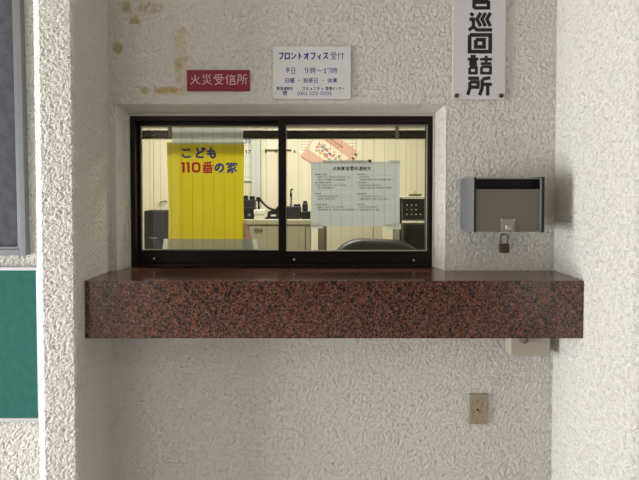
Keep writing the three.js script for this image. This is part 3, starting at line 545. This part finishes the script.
{ // black office chair with a rounded back
  const L = new THREE.MeshPhysicalMaterial({ name: 'black_leather', color: '#2b2b2a', roughness: 0.42, clearcoat: 0.2, clearcoatRoughness: 0.4 }), metal = plain('chair_metal', '#3a3a3c', 0.4, 0.7);
  const t = thing('office_chair', 'black leather office chair with a rounded back seen over the sill', 'chair', [0.35, 0, -0.75]);
  const s = new THREE.Shape(); s.moveTo(0.10, 0.55); s.lineTo(0.05, 0.86); s.bezierCurveTo(0.065, 1.00, 0.14, 1.078, 0.25, 1.083); s.lineTo(0.44, 1.074); s.bezierCurveTo(0.56, 1.062, 0.615, 0.98, 0.63, 0.86); s.lineTo(0.60, 0.55); s.closePath();
  part('backrest', new THREE.ExtrudeGeometry(s, { depth: 0.05, bevelEnabled: true, bevelThickness: 0.028, bevelSize: 0.028, bevelOffset: -0.028, bevelSegments: 6, curveSegments: 20 }).translate(0, 0, -0.95), L, t);
  part('seat', box(0.09, 0.61, 0.42, 0.52, -0.89, -0.40, 0.045, 5), L, t);
  part('back_bracket', box(0.30, 0.40, 0.40, 0.66, -0.985, -0.972, 0.004), metal, t);
  part('seat_plate', box(0.25, 0.45, 0.402, 0.42, -0.985, -0.55, 0.004), metal, t);
  part('column', cyl(0.028, 0.30, 0.35, 0.252, -0.66), metal, t);
  for (let i = 0; i < 5; i++) { const a = i * Math.PI * 0.4 + 0.3, dx = Math.cos(a), dz = Math.sin(a); part('leg', tube([[0.35, 0.11, -0.66], [0.35 + dx * 0.13, 0.095, -0.66 + dz * 0.13], [0.35 + dx * 0.24, 0.062, -0.66 + dz * 0.24]], 0.018, 12), metal, t); part('caster', cyl(0.026, 0.03, 0.35 + dx * 0.24, 0.0285, -0.66 + dz * 0.24, 'x'), L, t); }
}
{ // black machine stand by the end wall
  const k = plain('black_plastic', '#1f2021', 0.45), dk = plain('dark_rack', '#2f302d', 0.5), lt = plain('shelf_edge', '#d9d5c6', 0.4);
  const t = thing('steel_rack', 'dark steel rack with a bright top edge beside the window stile', 'rack', [0.64, 0, -1.15]);
  part('top_shelf', box(0.486, 0.82, 1.312, 1.322, -1.28, -1.02, 0.002), lt, t); part('middle_shelf', box(0.486, 0.82, 1.178, 1.188, -1.28, -1.02, 0.002), plain('shelf_grey', '#57584f', 0.5), t);
  for (const [x, z] of [[0.488, -1.026], [0.806, -1.026], [0.488, -1.274], [0.806, -1.274]]) part('post', box(x - 0.003, x + 0.010, 0.003, 1.312, z - 0.006, z + 0.006, 0.001), dk, t);
  part('lower_shelf', box(0.486, 0.82, 0.30, 0.31, -1.28, -1.02, 0.002), dk, t);
  part('side_sheet', box(0.486, 0.491, 0.31, 1.178, -1.265, -1.035, 0.001), plain('sheet_grey', '#6f7064', 0.5), t);
  const b = thing('black_basket', 'black plastic basket with rows of holes and an oval handle on the rack', 'basket', [0.65, 1.188, -1.15]);
  const s = new THREE.Shape(); s.moveTo(0.500, 1.308); s.lineTo(0.805, 1.308); s.lineTo(0.797, 1.204); s.quadraticCurveTo(0.795, 1.190, 0.78, 1.190); s.lineTo(0.526, 1.190); s.quadraticCurveTo(0.511, 1.190, 0.508, 1.204); s.closePath();
  for (let r = 0; r < 3; r++) for (let i = 0; i < 10; i++) { const x = 0.530 + i * 0.027, y = 1.215 + r * 0.028; const p = new THREE.Path(); p.absellipse(x, y, 0.0040, 0.0034, 0, Math.PI * 2); s.holes.push(p); }
  part('front_wall', new THREE.ExtrudeGeometry(s, { depth: 0.004, bevelEnabled: false, curveSegments: 10 }).translate(0, 0, -1.034), k, b);
  part('walls', [box(0.506, 0.510, 1.191, 1.308, -1.26, -1.035, 0.001), box(0.795, 0.799, 1.191, 1.308, -1.26, -1.035, 0.001), box(0.508, 0.797, 1.1885, 1.194, -1.26, -1.035, 0.001)], k, b);
  part('handle_rim', new THREE.TorusGeometry(1, 0.11, 8, 36).scale(0.050, 0.030, 0.03).translate(0.566, 1.258, -1.028), k, b);
  const f = thing('black_document_box', 'tall black document box standing on the lower shelf of the rack', 'box', [0.63, 0.31, -1.15]);
  part('shell', box(0.538, 0.74, 0.3105, 1.15, -1.25, -1.045, 0.004), k, f); part('front_panel', box(0.545, 0.733, 0.34, 1.13, -1.0448, -1.041, 0.002), plain('black_panel', '#0c0c0d', 0.4), f);
  const st = thing('tape_dispenser', 'small grey desk object lying on the bright rack top', 'stationery', [0.60, 1.322, -1.1]);
  part('base', box(0.555, 0.63, 1.3225, 1.336, -1.12, -1.085, 0.004), plain('stat_grey', '#5f5b4a', 0.5), st); part('roll', cyl(0.011, 0.02, 0.59, 1.3465, -1.1, 'z'), plain('stat_pale', '#cfc6a8', 0.5), st);
}
{ // devices on the low cabinet (its top at y = 1.160)
  const k = plain('device_black', '#0d0d10', 0.45), k2 = plain('device_grey', '#1e1f25', 0.5), lt = plain('device_light', '#cfcfc9', 0.4), y = 1.1603;
  const a = thing('device_stack', 'stack of black battery chargers beside the poster edge', 'charger', [-0.47, y, -1.5]);
  part('lower_unit', box(-0.53, -0.433, y, 1.240, -1.56, -1.46, 0.004), k, a); part('upper_unit', box(-0.527, -0.436, 1.2405, 1.292, -1.555, -1.468, 0.004), k2, a);
  part('cap', box(-0.518, -0.486, 1.2925, 1.322, -1.53, -1.49, 0.004), k, a); part('cap', box(-0.474, -0.439, 1.2925, 1.318, -1.53, -1.49, 0.004), k, a); part('dial', cyl(0.010, 0.006, -0.470, 1.190, -1.457, 'z'), plain('dial_grey', '#77787a', 0.4), a); part('dial', cyl(0.011, 0.006, -0.478, 1.240, -1.464, 'z'), k2, a);
  const b = thing('paper_box', 'white paper cube standing before the black desk telephone', 'box', [-0.392, y, -1.43]);
  part('carton', box(-0.430, -0.364, y, 1.196, -1.462, -1.402, 0.002), plain('paper_white', '#e8e5d6', 0.7), b); part('lid', box(-0.432, -0.362, 1.1965, 1.226, -1.464, -1.400, 0.003), plain('paper_white_b', '#ece9dc', 0.7), b);
  const c = thing('desk_telephone', 'black desk telephone with a raised handset arm beside the white paper cube', 'telephone', [-0.30, y, -1.5]);
  part('base', extrude([[-0.355, y], [-0.222, y], [-0.226, 1.250], [-0.262, 1.262], [-0.300, 1.225], [-0.345, 1.212]], 0.10, 0.002).translate(0, 0, -1.58), k, c);
  part('display', box(-0.325, -0.290, 1.178, 1.190, -1.4805, -1.477, 0.001), lt, c);
  part('post', [cyl(0.007, 0.125, -0.412, 1.2225, -1.51), box(-0.428, -0.400, 1.280, 1.312, -1.525, -1.495, 0.005)], k, c);
  part('arm', tube([[-0.405, 1.300, -1.51], [-0.375, 1.262, -1.51], [-0.335, 1.232, -1.51], [-0.285, 1.216, -1.53]], 0.008), k, c);
  part('post_foot', box(-0.440, -0.352, y, 1.170, -1.56, -1.495, 0.003), k, c);
  part('keys', [0, 1, 2].flatMap((i) => [0, 1].map((j) => box(-0.282 + i * 0.014, -0.272 + i * 0.014, 1.176 + j * 0.012, 1.184 + j * 0.012, -1.4805, -1.478, 0.001))), k2, c);
  const e = thing('radio_handset', 'upright black radio handset in a charging cradle behind the stile', 'radio', [-0.19, y, -1.5]);
  part('cradle', box(-0.222, -0.118, y, 1.248, -1.56, -1.47, 0.008, 3), k2, e); const bd = part('handset', box(-0.196, -0.180, 1.2485, 1.34, -1.53, -1.50, 0.005), k, e); part('antenna', tube([[-0.188, 1.33, -1.515], [-0.189, 1.358, -1.515], [-0.181, 1.366, -1.515], [-0.176, 1.360, -1.515]], 0.0055), k, bd); part('light_strip', box(-0.1905, -0.1855, 1.256, 1.310, -1.500, -1.498, 0.001), lt, bd);
  part('socket', [box(-0.168, -0.122, 1.2485, 1.262, -1.545, -1.49, 0.003)], k, e);
  const f = thing('black_charger', 'black charger with a grey knob at the end of the beige cabinet', 'charger', [-0.085, y, -1.5]);
  part('housing', box(-0.115, -0.052, y, 1.212, -1.545, -1.46, 0.004), k, f); part('knob_housing', box(-0.108, -0.070, 1.2125, 1.266, -1.535, -1.485, 0.006, 3), k2, f); part('knob', lathe([[0, 0], [0.014, 0], [0.016, 0.004], [0.013, 0.018], [0, 0.02]], -0.089, 1.2665, -1.51), k, f);
}
{ // on the panelled wall
  const paper = plain('wall_paper_white', '#e9e6d6', 0.8);
  const c = thing('wall_calendar', 'white wall calendar with a blue date hanging beside the pale duct', 'calendar', [-0.66, 1.43, -2.29]);
  part('page', box(-0.77, -0.563, 1.432, 1.84, -2.298, -2.292, 0.001), paper, c);
  part('printed_face', sheet(-0.768, -0.565, 1.434, 1.838, -2.2915), print(400, 800, (g, w, h) => { g.fillStyle = '#e6e4d8'; g.fillRect(0, 0, w, h); g.fillStyle = '#3b4a94'; g.font = 'bold 100px sans-serif'; g.fillText('20', 268, 158); g.fillStyle = '#2f2f36'; g.font = 'bold 96px sans-serif'; g.fillText('17', 276, 337); g.strokeStyle = 'rgba(60,60,60,.35)'; g.lineWidth = 5; for (let i = 0; i < 4; i++) { g.beginPath(); g.moveTo(0, 190 + i * 180); g.lineTo(w, 190 + i * 180); g.stroke(); } }, 0.8), c);
  part('bottom_strip', box(-0.77, -0.563, 1.428, 1.438, -2.297, -2.289, 0.002), plain('strip_dark', '#8a877a', 0.5), c);
  const h = thing('paper_hanger', 'thin dark clip rail holding pale sheets on the panelled wall', 'clip rail', [-0.34, 1.70, -2.29]);
  part('rail', box(-0.455, -0.230, 1.697, 1.707, -2.299, -2.284, 0.002), plain('rail_dark', '#4b453a', 0.5), h); part('hung_sheet', box(-0.445, -0.24, 1.707, 1.90, -2.299, -2.297, 0), paper, h); for (const x of [-0.447, -0.36, -0.2]) part('hook', cyl(0.006, 0.02, x, 1.69, -2.29), plain('hook_dark', '#4b453a', 0.5), h);
  const mk = (x0, x1, y0, y1, label, rows) => { const p = thing('wall_paper_sheet', label, 'paper', [(x0 + x1) / 2, y0, -2.297], 'sheets on the panelled wall'); part('sheet', box(x0, x1, y0, y1, -2.2995, -2.2975, 0), paper, p); part('printed_face', sheet(x0 + 0.002, x1 - 0.002, y0 + 0.002, y1 - 0.002, -2.2971), print(256, 180, (g, w, hh) => { g.fillStyle = '#e8e5d4'; g.fillRect(0, 0, w, hh); g.strokeStyle = 'rgba(120,124,96,.7)'; g.lineWidth = 4; g.strokeRect(24, 14, w - 60, hh - 50); for (let i = 1; i < rows; i++) { g.beginPath(); g.moveTo(24, 14 + i * (hh - 50) / rows); g.lineTo(w - 36, 14 + i * (hh - 50) / rows); g.stroke(); } }, 0.8), p); };
  mk(-0.165, 0.02, 1.672, 1.83, 'pale ruled table sheet on the panelled wall above the radio handset', 5);
  mk(0.11, 0.365, 1.672, 1.83, 'pale sheet on the panelled wall behind the tilted pink booklet', 4);
  // pink booklet, tilted, hung before the sheets
  const q = thing('pink_booklet', 'tilted pink booklet with a small coloured picture hung above the notice', 'booklet', [0.115, 1.62, -2.28]);
  const R = (g) => (Array.isArray(g) ? join(g) : g).rotateZ(-0.60).translate(0.105, 1.665, 0);
  part('cover', R(box(-0.20, 0.17, -0.155, 0.155, -2.296, -2.288, 0.001)), plain('pink_cover', '#d9b3a0', 0.6), q);
  part('pages', R(box(0.17, 0.184, -0.150, 0.150, -2.2955, -2.2885, 0.001)), plain('page_white', '#e4dccb', 0.7), q);
  part('printed_face', R(sheet(-0.198, 0.168, -0.153, 0.153, -2.2875)), print(732, 612, (g, w, h) => {
    g.fillStyle = '#dcb29e'; g.fillRect(0, 0, w, h); g.fillStyle = '#e9dfd0'; g.fillRect(20, 175, w - 70, 270);
    const col = ['#3d8f86', '#c8553d', '#d9a53a', '#6f9f58', '#4b5f9a', '#c9776b']; for (let i = 0; i < 60; i++) { g.fillStyle = col[Math.floor(rnd() * 6)]; g.globalAlpha = 0.75; g.beginPath(); g.ellipse(110 + rnd() * (w - 240), 230 + rnd() * 160, 10 + rnd() * 18, 8 + rnd() * 16, rnd() * 3, 0, 7); g.fill(); } g.globalAlpha = 1;
    g.fillStyle = 'rgba(120,50,45,.55)'; for (let i = 0; i < 9; i++) g.fillRect(120 + i * 44, 74, 30, 30); for (let i = 0; i < 6; i++) g.fillRect(200 + i * 44, 126, 28, 20);
  }, 0.6), q);
  part('spine', R([0, 1, 2, 3, 4, 5, 6].map((i) => box(0.166, 0.190, -0.14 + i * 0.042, -0.122 + i * 0.042, -2.297, -2.2872, 0.002))), plain('spine_brown', '#7a4a3c', 0.5), q);
}

scene.traverse((o) => { if (o.isMesh) { o.castShadow = true; o.receiveShadow = true; } });
renderer.render(scene, camera);
